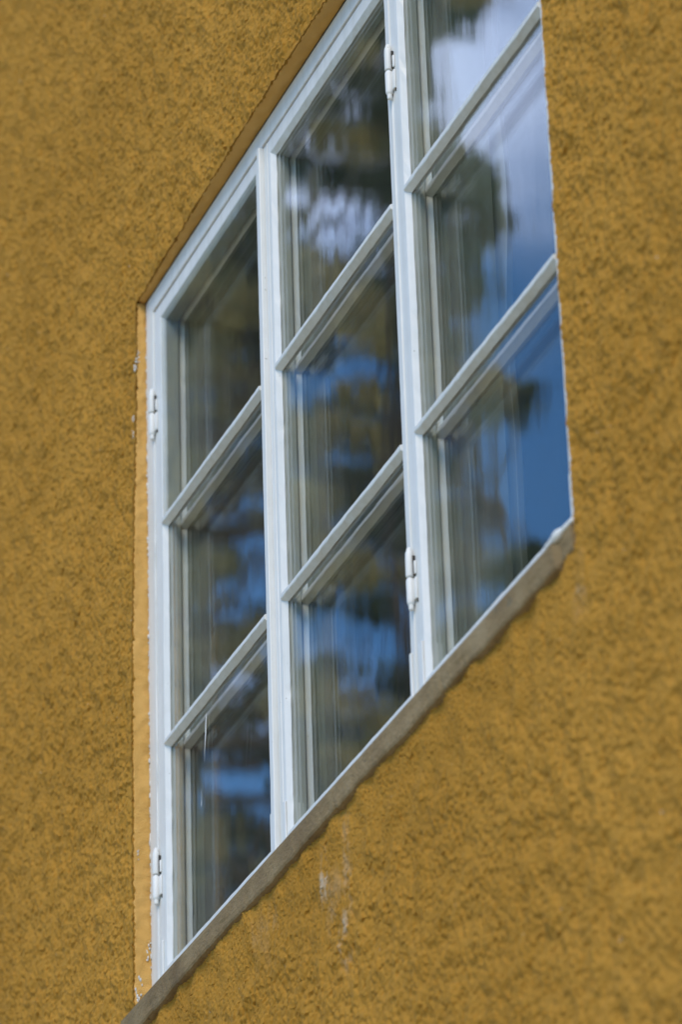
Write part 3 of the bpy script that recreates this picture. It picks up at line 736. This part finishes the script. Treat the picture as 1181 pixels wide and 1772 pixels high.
# branch tips of the two nearer trees, centimetres: x, y, z, radius (mm), kind of foliage
TIPS_A = "-1344,-476,1211,130,0 -1303,-471,1182,110,0 -1362,-505,1227,110,0 -1245,-482,1142,80,0 -1318,-518,1208,80,0 -1244,-507,1147,100,0 -1223,-518,1130,120,0 -1231,-526,1151,120,0 -1224,-544,1139,80,0 -1189,-543,1121,80,0 -1185,-543,1119,130,0 -1193,-560,1132,120,0 -1181,-570,1117,80,0 -1383,-486,1229,130,0 -1380,-499,1228,120,0 -1269,-472,1146,120,0 -1299,-495,1168,90,0 -1242,-502,1136,120,0 -1195,-518,1101,100,1 -1218,-532,1119,90,0 -1266,-565,1160,80,0 -1090,-509,1030,130,1 -1162,-551,1093,80,0 -1203,-580,1117,130,0 -1354,-496,1185,80,0 -1364,-508,1194,80,0 -1268,-514,1133,120,0 -1305,-545,1168,80,0 -1286,-552,1160,120,0 -1219,-530,1103,80,0 -1184,-544,1093,90,0 -1241,-597,1136,90,0 -1343,-481,1167,110,0 -1314,-489,1152,100,0 -1302,-503,1142,90,0 -1306,-511,1154,120,0 -1236,-500,1093,80,0 -1260,-529,1123,80,0 -1143,-506,1039,100,1 -1233,-557,1113,90,0 -1180,-546,1066,100,0 -1252,-595,1126,80,0 -1199,-578,1089,120,0 -1374,-489,1176,110,0 -1337,-519,1156,80,0 -1264,-500,1107,120,0 -1315,-531,1138,80,0 -1229,-517,1078,130,0 -1270,-538,1113,90,0 -1291,-569,1134,90,0 -1214,-542,1071,130,0 -1230,-566,1093,110,0 -1175,-554,1049,110,0 -1406,-495,1179,80,0 -1305,-475,1110,90,0 -1307,-493,1120,90,0 -1322,-507,1124,80,0 -1298,-510,1115,100,0 -1295,-525,1117,90,0 -1311,-549,1126,120,0 -1287,-558,1107,120,0 -1207,-539,1062,120,0 -1280,-585,1113,80,0 -1236,-587,1092,100,0 -1215,-582,1077,80,0 -1415,-502,1176,90,0 -1332,-497,1111,90,0 -1279,-501,1081,120,0 -1335,-540,1133,120,0 -1317,-548,1118,110,0 -1269,-538,1077,120,0 -1250,-551,1068,110,0 -1133,-513,993,90,1 -1228,-583,1063,90,0 -1271,-608,1093,110,0 -1328,-464,1087,120,0 -1365,-492,1121,80,0 -1280,-494,1060,80,0 -1322,-527,1104,100,0 -1297,-519,1075,100,0 -1273,-526,1065,110,0 -1272,-536,1073,80,0 -1299,-586,1104,120,0 -1298,-590,1098,130,0 -1199,-568,1027,80,0 -1223,-582,1047,80,0 -1432,-504,1149,100,0 -1387,-510,1119,90,0 -1355,-508,1104,90,0 -1379,-531,1118,90,0 -1328,-528,1095,80,0 -1319,-528,1082,80,0 -1321,-549,1090,100,0 -1308,-560,1088,80,0 -1292,-559,1073,90,0 -1289,-592,1072,100,0 -1220,-567,1033,110,0 -1202,-581,1025,90,0 -1402,-499,1111,90,0 -1414,-512,1130,110,0 -1336,-504,1074,120,0 -1321,-512,1060,90,0 -1332,-523,1076,90,0 -1287,-525,1045,80,0 -1324,-542,1073,100,0 -1239,-532,1024,110,0 -1194,-525,981,80,1 -1250,-556,1034,120,0 -1273,-587,1049,100,0 -1272,-600,1054,120,0 -1254,-604,1037,130,0 -1434,-511,1123,100,0 -1422,-515,1120,90,0 -1327,-490,1052,80,0 -1359,-529,1083,90,0 -1345,-544,1076,90,0 -1351,-556,1078,120,0 -1185,-534,971,100,1 -1283,-582,1049,100,0 -1286,-601,1052,80,0 -1201,-576,987,130,0 -1368,-501,1068,90,0 -1306,-509,1020,90,0 -1316,-535,1040,90,0 -1305,-543,1034,110,0 -1319,-565,1041,110,0 -1324,-571,1049,100,0 -1259,-557,1005,90,0 -1291,-586,1034,110,0 -1293,-600,1031,110,0 -1211,-575,985,80,0 -1359,-479,1032,110,0 -1356,-505,1040,110,0 -1409,-537,1081,80,0 -1322,-523,1021,110,0 -1361,-550,1059,100,0 -1220,-562,973,130,0 -1247,-579,988,110,0 -1252,-597,1001,130,0 -1357,-499,1021,110,0 -1371,-516,1041,110,0 -1329,-528,1012,90,0 -1295,-523,988,80,0 -1331,-548,1018,80,0 -1252,-587,979,130,0 -1247,-594,977,120,0 -1424,-508,1055,80,0 -1245,-453,930,90,1 -1381,-514,1027,100,0 -1309,-498,984,100,1 -1316,-523,988,120,0 -1295,-525,977,120,0 -1366,-487,1002,120,0 -1239,-454,909,90,1 -1359,-524,999,80,0 -1372,-554,1020,80,0 -1312,-540,975,120,0 -1207,-517,908,90,1 -1256,-575,956,90,0 -1268,-597,963,120,0 -1450,-508,1036,110,0 -1259,-457,915,120,1 -1310,-492,956,110,1 -1369,-527,997,100,0 -1331,-516,968,110,0 -1324,-528,974,100,0 -1363,-565,1004,120,0 -1226,-517,912,90,1 -1176,-509,875,80,1 -1286,-572,949,120,0 -1349,-606,991,80,0 -1325,-609,985,120,0 -1119,-533,849,90,1 -1419,-507,1000,120,0 -1293,-496,935,100,1 -1245,-493,899,120,1 -1312,-531,950,90,0 -1398,-571,1008,100,0 -1248,-530,904,90,1 -1307,-563,953,80,0 -1185,-532,870,90,1 -1281,-584,935,120,0 -1241,-571,908,90,0 -1222,-580,907,80,0 -1398,-491,975,100,0 -1248,-476,886,120,1 -1351,-524,960,110,0 -1409,-567,989,90,0 -1329,-552,949,110,0 -1301,-544,930,90,0 -1215,-542,882,80,1 -1283,-584,925,110,0 -1290,-592,932,80,0 -1286,-607,935,80,0 -1483,-520,1010,90,0 -1336,-500,924,110,1 -1271,-484,880,80,1 -1355,-540,942,90,0 -1361,-556,950,110,0 -1317,-559,920,90,0 -1185,-530,850,110,1 -1267,-577,900,90,0 -1314,-608,939,80,0 -1327,-621,944,120,0 -1413,-503,961,90,0 -1348,-491,920,110,1 -1436,-538,974,100,0 -1301,-492,892,110,1 -1392,-550,946,80,0 -1328,-531,907,130,0 -1331,-617,924,100,0 -1341,-470,895,80,1 -1413,-507,940,90,0 -1439,-546,969,90,0 -1297,-508,878,120,1 -1192,-527,819,90,1 -1338,-620,917,120,0 -1452,-519,949,90,0 -1456,-545,959,110,0 -1302,-495,869,90,1 -1378,-541,918,80,0 -1434,-567,949,100,0 -1425,-580,941,90,0 -1320,-554,878,90,0 -1329,-569,890,130,0 -1336,-595,906,110,0 -1282,-609,871,100,0 -1357,-475,875,110,1 -1450,-534,938,130,0 -1399,-539,912,120,0 -1329,-537,868,120,0 -1370,-566,897,90,0 -1254,-533,835,90,1 -1349,-583,891,90,0 -1210,-540,805,80,1 -1230,-560,819,80,1 -1332,-618,894,130,0 -1285,-602,858,100,0 -1405,-496,895,110,0 -1418,-515,902,80,0 -1312,-484,833,110,1 -1411,-532,899,100,0 -1409,-550,898,90,0 -1383,-569,894,130,0 -1412,-591,919,100,0 -1336,-597,874,90,0 -1238,-567,810,80,1 -1306,-612,854,130,0 -1510,-530,940,90,0 -1460,-534,907,100,0 -1476,-554,932,100,0 -1371,-518,865,80,0 -1344,-540,856,120,0 -1356,-582,866,80,0 -1325,-577,849,80,0 -1231,-559,800,100,1 -1319,-624,859,130,0 -1493,-530,909,100,0 -1291,-470,797,80,1 -1369,-525,856,100,0 -1249,-513,785,120,1 -1216,-510,768,100,1 -1323,-572,839,100,0 -1381,-600,870,90,0 -1328,-621,843,100,0 -1310,-459,794,100,1 -1441,-517,874,120,0 -1309,-538,806,130,1 -1420,-595,881,120,0 -1329,-586,827,100,0 -1343,-605,842,80,0 -1360,-636,844,90,0 -1459,-509,860,100,0 -1400,-521,838,120,0 -1410,-580,854,110,0 -1313,-547,800,120,1 -1425,-607,862,100,0 -1331,-588,814,100,0 -1365,-625,836,90,0 -1324,-624,821,120,0 -1518,-536,890,120,0 -1279,-477,757,120,1 -1430,-543,845,90,0 -1398,-575,826,110,0 -1328,-557,787,120,1 -1402,-597,833,90,0 -1207,-536,728,110,1 -1174,-551,709,80,1 -1462,-531,842,80,0 -1294,-478,749,90,1 -1407,-581,823,110,0 -1367,-605,813,120,0 -1398,-496,792,90,1 -1465,-525,827,100,0 -1456,-535,820,80,0 -1401,-555,797,90,0 -1381,-577,801,120,0 -1346,-594,782,80,0 -1353,-608,788,90,0 -1517,-553,846,130,0 -1387,-529,771,100,1 -1325,-523,748,90,1 -1331,-473,734,120,1 -1515,-542,823,90,0 -1331,-492,728,100,1 -1468,-550,809,110,0 -1326,-513,733,120,1 -1316,-618,743,100,0 -1489,-524,796,100,0 -1514,-548,807,90,0 -1471,-540,787,120,0 -1485,-589,807,90,0 -1449,-594,786,120,0 -1355,-561,735,90,0 -1411,-600,774,120,0 -1387,-632,762,130,0 -1365,-628,750,120,0 -1341,-476,705,100,1 -1480,-537,785,110,0 -1524,-560,808,90,0 -1475,-556,776,130,0 -1440,-564,763,90,0 -1411,-554,747,100,0 -1264,-512,675,90,1 -1401,-581,750,130,0 -1324,-561,712,130,1 -1370,-623,747,120,0 -1375,-635,744,110,0 -1433,-506,741,100,1 -1372,-489,715,90,1 -1488,-550,769,100,0 -1411,-528,731,80,0 -1495,-574,781,100,0 -1399,-591,734,110,0 -1268,-565,676,120,1 -1293,-587,683,130,1 -1380,-637,733,130,0 -1465,-526,742,80,0 -1479,-573,754,120,0 -1447,-577,741,110,0 -1458,-591,745,80,0 -1373,-576,713,110,0 -1398,-595,719,110,0 -1453,-625,752,100,0 -1426,-630,739,80,0 -1285,-584,674,90,1 -1538,-537,770,80,0 -1540,-551,769,110,0 -1482,-607,754,90,0 -1444,-597,733,100,0 -1457,-613,742,110,0 -1242,-539,634,90,1 -1334,-597,682,110,1 -1293,-589,659,80,1 -1366,-628,704,110,0 -1489,-520,727,90,0 -1453,-520,718,90,0 -1484,-601,737,100,0 -1464,-614,726,110,0 -1389,-606,693,110,0 -1514,-539,732,100,0 -1497,-566,723,80,0 -1438,-592,707,120,0 -1454,-610,709,90,0 -1355,-583,670,120,0 -1439,-631,708,130,0 -1405,-642,693,100,0 -1573,-548,740,130,0 -1544,-558,735,90,0 -1381,-511,646,110,1 -1433,-536,678,100,1 -1470,-566,701,80,0 -1485,-587,704,110,0 -1492,-598,708,80,0 -1362,-566,649,120,1 -1411,-593,681,80,0 -1360,-584,659,120,0 -1420,-623,687,90,0 -1400,-628,681,100,0 -1343,-621,652,100,0 -1528,-534,712,120,0 -1528,-555,713,100,0 -1515,-563,709,90,0 -1481,-575,696,130,0 -1389,-571,652,110,0 -1418,-601,670,90,0 -1377,-600,644,90,0 -1232,-552,585,110,1 -1406,-649,674,110,0 -1501,-531,674,100,0 -1566,-566,713,110,0 -1466,-536,665,80,0 -1486,-568,684,80,0 -1317,-526,603,80,1 -1469,-588,678,80,0 -1483,-616,686,80,0 -1405,-595,647,120,0 -1389,-604,641,100,0 -1420,-628,659,100,0 -1398,-632,644,120,0 -1381,-640,645,130,0 -1442,-504,632,80,1 -1513,-540,677,100,0 -1441,-528,643,120,1 -1488,-577,673,110,0 -1428,-559,634,90,0 -1417,-589,643,80,0 -1482,-630,675,110,0 -1461,-647,671,100,0 -1426,-646,653,110,0 -1383,-640,634,100,0 -1554,-540,681,80,0 -1538,-567,678,110,0 -1481,-559,644,130,0 -1526,-587,672,110,0 -1439,-572,631,120,0 -1497,-615,664,80,0 -1424,-596,633,120,0 -1453,-626,650,90,0 -1376,-601,609,120,0 -1422,-634,631,110,0 -1378,-632,621,100,0 -1483,-525,627,110,0 -1582,-569,682,80,0 -1509,-556,641,130,0 -1498,-568,641,80,0 -1436,-557,615,110,0 -1499,-602,649,100,0 -1407,-579,604,120,0 -1456,-618,638,90,0 -1452,-624,632,90,0 -1363,-597,597,90,0 -1462,-662,636,100,0 -1592,-555,671,80,0 -1553,-557,656,90,0 -1506,-557,633,100,0 -1446,-547,604,90,0 -1545,-593,654,80,0 -1430,-568,609,90,0 -1409,-570,591,100,0 -1415,-587,603,110,0 -1430,-600,604,120,0 -1447,-622,613,90,0 -1457,-649,620,80,0 -1395,-364,1336,180,0 -1571,-505,975,160,0 -1405,-412,1086,160,1 -1573,-405,1001,210,0 -1690,-364,942,200,0 -1464,-338,1380,180,1 -1569,-331,1044,240,0 -1467,-380,956,160,0 -1511,-413,1015,230,0 -1678,-512,819,220,0 -1602,-422,1032,200,0 -1415,-437,1369,210,0 -1342,-423,1312,190,0 -1577,-360,981,230,0 -1551,-457,1220,150,0 -1670,-498,777,180,1 -1459,-427,791,240,0 -1646,-351,1093,160,0 -1352,-431,1251,180,0 -1609,-352,1208,200,0 -1752,-498,760,240,0 -1564,-361,1267,210,0 -1653,-423,668,150,1 -1777,-426,945,150,0 -1795,-438,905,180,1 -1627,-528,687,200,0 -1450,-433,971,200,0 -1551,-384,905,250,0 -1847,-453,776,240,0 -1579,-491,784,160,0 -1450,-447,706,160,0 -1782,-485,811,190,0 -1539,-443,863,210,1 -1607,-509,882,200,0 -1631,-431,918,160,1 -1462,-365,1199,170,0 -1658,-488,742,150,0 -1622,-459,874,190,0 -1600,-351,904,220,0 -1629,-471,990,250,0 -1330,-434,943,210,0 -1478,-460,903,150,0 -1665,-477,685,240,0 -1544,-506,1080,190,1 -1692,-417,1258,190,0 -1367,-390,1277,190,1 -1596,-445,1135,180,0 -1582,-367,1013,150,0 -1418,-446,1146,200,0 -1407,-373,1333,180,0 -1576,-474,881,240,0 -1655,-346,1443,230,0 -1424,-424,1270,210,0 -1755,-411,726,180,0 -1520,-376,1414,180,0 -1594,-391,957,220,0 -1658,-543,770,180,0 -1584,-349,966,160,0 -1716,-393,922,150,0 -1842,-418,834,200,0 -1615,-348,880,200,0 -1470,-420,1342,220,0 -1501,-450,942,200,0 -1660,-412,753,230,0 -1625,-363,1563,230,0 -1350,-366,1291,150,0 -1582,-451,671,170,0 -1540,-333,1460,190,0 -1492,-481,1181,200,1 -1810,-395,1070,160,0 -1760,-425,976,220,0 -1857,-442,772,240,0 -1756,-378,1272,160,0 -1723,-383,783,160,0 -1655,-385,1148,220,1 -1425,-378,1357,230,0 -1398,-426,1172,230,1 -1614,-444,1040,240,0 -1559,-357,1308,180,0 -1693,-380,930,150,1 -1650,-530,798,190,0 -1813,-427,967,170,1 -1632,-354,1478,210,0 -1605,-360,926,160,0 -1685,-485,848,160,0 -1539,-345,1020,240,0 -1593,-486,1081,230,0 -1383,-418,1185,160,0 -1618,-435,660,190,0 -1622,-527,863,240,0 -1459,-404,1382,250,0 -1564,-353,967,200,1 -1717,-451,844,240,0 -1528,-389,1438,210,0 -1541,-345,1050,160,1 -1565,-398,1384,210,0 -1411,-379,1247,230,0 -1449,-412,863,170,0 -1612,-501,700,180,1 -1633,-448,1171,170,0 -1655,-335,1549,240,1 -1648,-351,1006,210,0 -1475,-436,1192,180,0 -1750,-431,811,240,0 -1426,-459,900,210,0 -1581,-337,1481,170,1 -1462,-437,1315,180,0 -1633,-524,807,250,0 -1520,-487,921,180,0 -1516,-414,1245,240,0 -1487,-335,1421,190,0 -1584,-433,1039,210,0 -1498,-410,956,160,0 -1526,-481,659,210,0 -1560,-403,1340,160,0 -1476,-346,1244,160,0 -1707,-398,985,210,0 -1477,-411,1173,220,0 -1651,-490,1024,210,0 -1418,-422,1143,190,0 -1535,-448,1326,250,0 -1459,-478,889,160,1 -1624,-456,886,230,0 -1569,-466,959,200,0 -1481,-399,1370,220,0 -1376,-445,954,200,0 -1645,-386,743,220,1 -1556,-425,626,240,1 -1542,-502,699,210,0 -1605,-362,1187,240,1 -1562,-424,1066,230,0 -1729,-439,731,180,0 -1388,-430,1352,200,0 -1576,-350,1285,190,0 -1644,-399,973,230,0 -1740,-426,715,180,0 -1544,-452,1093,180,0 -1686,-415,780,190,0 -1586,-429,1012,240,0 -1636,-373,658,160,0 -1429,-329,1374,200,0 -1504,-304,1289,160,0 -1706,-464,713,240,0 -1451,-460,839,190,0 -1747,-403,759,170,0 -1456,-441,1186,160,0 -1694,-394,1105,170,0 -1730,-487,914,180,0 -1498,-391,989,160,0 -1464,-305,1388,200,1 -1669,-408,858,160,0 -1474,-483,897,200,0 -1492,-460,768,230,1 -1586,-354,1034,210,0 -1526,-490,1093,240,0 -1477,-442,1002,160,0 -1472,-469,839,200,0 -1524,-391,783,200,0 -1643,-378,871,190,0 -1569,-437,1111,190,0 -1446,-388,1327,180,0 -1519,-489,1047,170,0 -1512,-326,1246,150,0 -1312,-423,1006,220,0 -1628,-357,832,170,0 -1435,-427,1205,230,0 -1377,-364,1196,170,0 -1566,-436,1081,210,0 -1669,-437,799,240,0 -1604,-495,837,210,0 -1640,-367,930,210,0 -1459,-406,1039,180,0 -1387,-434,1098,190,0 -1662,-475,875,230,0 -1435,-466,1021,220,0 -1483,-455,1074,200,0 -1643,-339,1282,250,1 -1659,-527,699,180,1 -1314,-409,1270,240,0 -1487,-456,727,200,1 -1673,-425,1108,180,0 -1497,-327,1203,210,0 -1601,-469,1146,220,0 -1346,-418,1192,210,0 -1395,-449,804,240,0 -1730,-413,892,240,0 -1612,-384,1089,190,0 -1508,-332,1215,150,0 -1582,-468,1151,210,0 -1662,-413,745,230,0 -1430,-460,820,220,1 -1524,-383,1120,190,1 -1552,-388,1417,190,0 -1783,-475,740,220,0 -1549,-493,683,210,1 -1586,-395,1209,150,0 -1658,-360,1155,230,0 -1625,-372,918,210,0 -1396,-450,994,180,0 -1547,-380,1262,220,0 -1692,-367,1269,200,0 -1312,-370,1236,170,0 -1505,-338,1183,150,0 -1321,-389,1186,220,1 -1607,-362,1063,230,0 -1414,-377,1055,230,0 -1367,-416,1276,200,1 -1879,-431,808,250,0 -1531,-453,939,170,0 -1503,-393,850,180,1 -1447,-431,995,230,0 -1471,-351,1068,160,1 -1564,-506,733,240,0 -1401,-399,1297,210,0 -1526,-434,1165,170,0 -1478,-381,962,170,0 -1770,-408,1179,210,0 -1578,-477,663,190,0 -1630,-345,1093,210,0 -1533,-477,1028,160,0 -1497,-478,914,200,0 -1645,-371,1372,200,1 -1652,-470,806,170,0 -1640,-378,1068,170,0 -1459,-324,1260,210,0 -1699,-418,718,200,0 -1582,-451,1088,220,0 -1792,-402,947,210,1 -1490,-439,1303,210,0 -1705,-370,1242,160,1 -1697,-445,804,170,1 -1621,-502,787,170,0 -1581,-321,1341,250,1 -1771,-415,937,180,1 -1699,-531,717,210,1 -1630,-485,955,230,0 -1437,-467,1011,210,0 -1580,-444,681,240,0 -1504,-363,1441,210,0 -1669,-463,905,170,0 -1455,-371,1223,190,0 -1401,-378,1093,230,0 -1445,-445,744,180,0 -1608,-398,781,150,0 -1598,-328,1503,210,0 -1699,-374,1052,180,0 -1618,-367,1077,210,0 -1585,-384,951,220,0 -1674,-472,898,200,0 -1493,-487,767,180,0 -1491,-321,1273,220,0 -1553,-495,785,180,0 -1680,-351,1483,180,1 -1493,-487,1121,200,0 -1708,-375,1139,150,0 -1538,-384,866,160,1 -1708,-521,743,200,1 -1573,-474,1050,210,0 -1467,-322,1289,190,0 -1395,-449,1360,160,1 -1150,-531,1305,210,0 -1323,-435,1442,190,0 -1126,-493,1314,190,0 -1197,-466,1331,150,0 -1382,-373,1473,200,0 -1271,-483,1363,160,0 -1209,-423,1335,210,1 -1115,-513,1271,160,0 -1051,-499,1224,200,0 -1383,-394,1455,170,1 -1319,-530,1252,240,0 -1363,-437,1338,210,0 -1239,-375,1327,160,0 -1544,-428,1387,160,0 -1162,-455,1353,190,0 -1285,-344,1354,190,0 -1480,-452,1333,200,0 -1400,-462,1327,190,0 -1267,-416,1380,160,0 -1415,-437,1408,210,0 -1279,-524,1271,220,0 -1269,-484,1262,200,0 -1303,-414,1404,180,0 -1122,-443,1316,210,0 -1133,-456,1202,220,0 -1440,-398,1381,210,0 -1397,-505,1268,190,0 -1362,-539,1304,160,0 -1479,-452,1363,170,0 -1207,-541,1213,240,0 -1397,-386,1245,210,0 -1403,-445,1459,230,0 -1468,-407,1402,250,0 -1231,-385,1362,180,0 -1202,-387,1326,220,0 -1500,-425,1466,190,0 -1216,-528,1415,230,0 -1413,-463,1416,160,1 -1194,-467,1124,170,0 -1232,-525,1272,160,1 -1176,-447,1166,160,0 -1208,-414,1287,160,0 -1254,-580,1284,160,0 -1365,-453,1272,210,0 -1102,-520,1285,160,0 -1342,-406,1286,150,0 -1375,-387,1432,160,0 -1198,-494,1362,160,0 -1373,-378,1424,200,0 -1109,-513,1236,170,0 -1216,-404,1325,190,0 -1311,-455,1243,210,0 -1225,-417,1194,200,0 -1253,-395,1316,210,1 -1261,-383,1340,230,0 -1065,-486,1246,180,0 -1291,-559,1249,150,1 -1205,-391,1252,190,1 -1104,-498,1260,170,0 -1329,-370,1340,170,0 -1201,-491,1193,250,0 -1109,-437,1243,200,0 -1291,-566,1205,170,0 -1131,-440,1313,250,0 -1115,-464,1141,240,0 -1197,-506,1247,200,0 -1244,-544,1335,170,0 -1261,-406,1409,150,0 -1088,-474,1170,180,0 -1280,-405,1411,210,1 -1366,-457,1358,190,0 -1274,-393,1217,240,0 -1489,-438,1369,160,0 -1197,-560,1312,220,0 -1354,-456,1421,230,0 -1465,-399,1414,170,1 -1239,-555,1225,180,0 -1192,-518,1371,220,0 -1247,-577,1278,170,0 -1390,-440,1389,250,0 -1273,-556,1196,220,1 -1210,-412,1245,240,0 -1319,-403,1447,180,0 -1151,-451,1226,150,0 -1239,-478,1284,190,0 -1459,-391,1512,180,0 -1326,-460,1405,160,0 -1244,-510,1340,190,0 -1397,-387,1435,210,0 -1510,-402,1459,180,0 -1125,-439,1255,160,0 -1214,-541,1206,240,0 -1434,-448,1462,240,0 -1130,-443,1230,180,0 -1276,-497,1272,240,1 -1298,-386,1419,240,0 -1127,-488,1284,230,0 -1250,-515,1273,150,0 -1085,-518,1207,250,0 -1240,-502,1295,190,0 -1351,-427,1436,160,1 -1377,-498,1251,220,0 -1257,-374,1265,200,1 -1328,-370,1432,200,0 -1473,-402,1562,250,0 -1443,-411,1514,150,1 -1367,-535,1261,230,0 -1336,-548,1250,250,0 -1194,-508,1201,210,0 -1192,-452,1371,240,0 -1373,-489,1262,170,0 -1212,-544,1421,190,0 -1376,-355,1408,170,0 -1293,-551,1301,160,0 -1380,-469,1303,250,0 -1354,-497,1306,200,0 -1132,-499,1119,150,0 -1228,-533,1377,230,1 -1423,-411,1359,170,0 -1491,-451,1367,160,0"
TIPS_B = "-960,-484,891,90,0 -999,-508,936,70,0 -1008,-512,927,70,0 -987,-510,924,80,0 -919,-481,880,90,1 -937,-488,890,90,0 -965,-475,880,80,0 -972,-476,889,70,0 -950,-490,914,140,0 -932,-471,904,150,0 -968,-497,933,110,0 -955,-482,921,130,0 -942,-497,921,90,0 -919,-490,903,80,0 -1038,-523,865,80,0 -973,-494,823,50,0 -1030,-532,858,70,0 -985,-507,822,60,0 -989,-518,815,40,0 -977,-510,807,70,0 -999,-502,814,40,0 -1012,-501,825,50,0 -958,-477,763,60,0 -1018,-504,809,70,0 -999,-514,797,70,0 -995,-511,806,100,0 -982,-518,797,40,0 -990,-518,800,60,0 -1013,-495,779,100,0 -1049,-505,796,70,0 -1014,-508,774,70,0 -995,-506,765,80,0 -986,-501,752,60,0 -983,-502,754,60,0 -1045,-509,820,50,0 -1042,-508,823,70,0 -999,-491,740,50,0 -1035,-510,774,60,1 -1064,-516,779,80,0 -1044,-511,769,50,1 -1004,-496,722,80,1 -1083,-532,776,50,1 -977,-483,836,40,0 -969,-478,827,60,1 -999,-498,833,50,0 -951,-473,789,50,0 -976,-498,768,50,0 -1001,-509,781,60,0 -1027,-517,756,40,0 -980,-493,722,30,0 -1069,-533,755,50,1 -1019,-513,724,50,1 -1059,-554,744,50,1 -1058,-553,750,70,0 -1042,-530,743,70,1 -1005,-522,716,70,1 -1047,-551,735,60,0 -1001,-536,716,40,0 -1021,-517,712,50,0 -999,-507,700,30,0 -1117,-543,697,60,1 -1074,-525,683,50,0 -1112,-551,685,80,1 -1090,-533,674,100,1 -1012,-524,624,80,0 -1089,-559,667,80,0 -1042,-546,648,70,1 -1010,-528,627,70,0 -1111,-547,653,60,1 -1068,-536,627,90,0 -1086,-531,629,90,0 -1071,-529,624,70,0 -994,-522,596,70,0 -1091,-562,656,70,0 -1081,-519,650,80,0 -1069,-525,650,70,0 -1051,-514,602,60,0 -1036,-503,589,100,0 -1042,-502,664,60,0 -1009,-494,650,60,0 -1012,-538,639,40,0 -1064,-565,670,30,0"
tree('pine_tree', (-14.10, -4.97, GZ), 20.27, .19, unpack(TIPS_A), [LEAF_A, LEAF_B], 'tall dark pine with tan patches mirrored in the left and middle window columns', .06, 130, 3)
tree('young_pine', (-10.34, -5.02, GZ), 14.00, .11, unpack(TIPS_B), [LEAF_A, LEAF_B], 'slender pine mirrored against cloud in the right window column', .055, 120, 5)
rs_ = random.Random(21)
for i, (d, az, hgt) in enumerate(((44, 72.5, 22.5), (47, 69.3, 24.0), (43, 66.8, 21.0), (52, 64.0, 22.0))):
    bx_, by_ = -d*math.sin(R(az)), -d*math.cos(R(az)); cl = []
    for _ in range(300):
        t_ = rs_.random()**.8; rr = 2.9*(1-t_*.8)*math.sqrt(rs_.random()); an = rs_.uniform(0, 6.283)
        cl.append((bx_+rr*math.cos(an), by_+rr*math.sin(an), GZ+hgt*(.2+.8*t_), rs_.uniform(.3, .55), int(rs_.random() < .3)))
    tree('leafy_tree', (bx_, by_, GZ), hgt, .3, cl, [LEAF_C, LEAF_B], FAR_LABELS[i], .2, 60, 30+i, 'trees at the far side of the lawn')
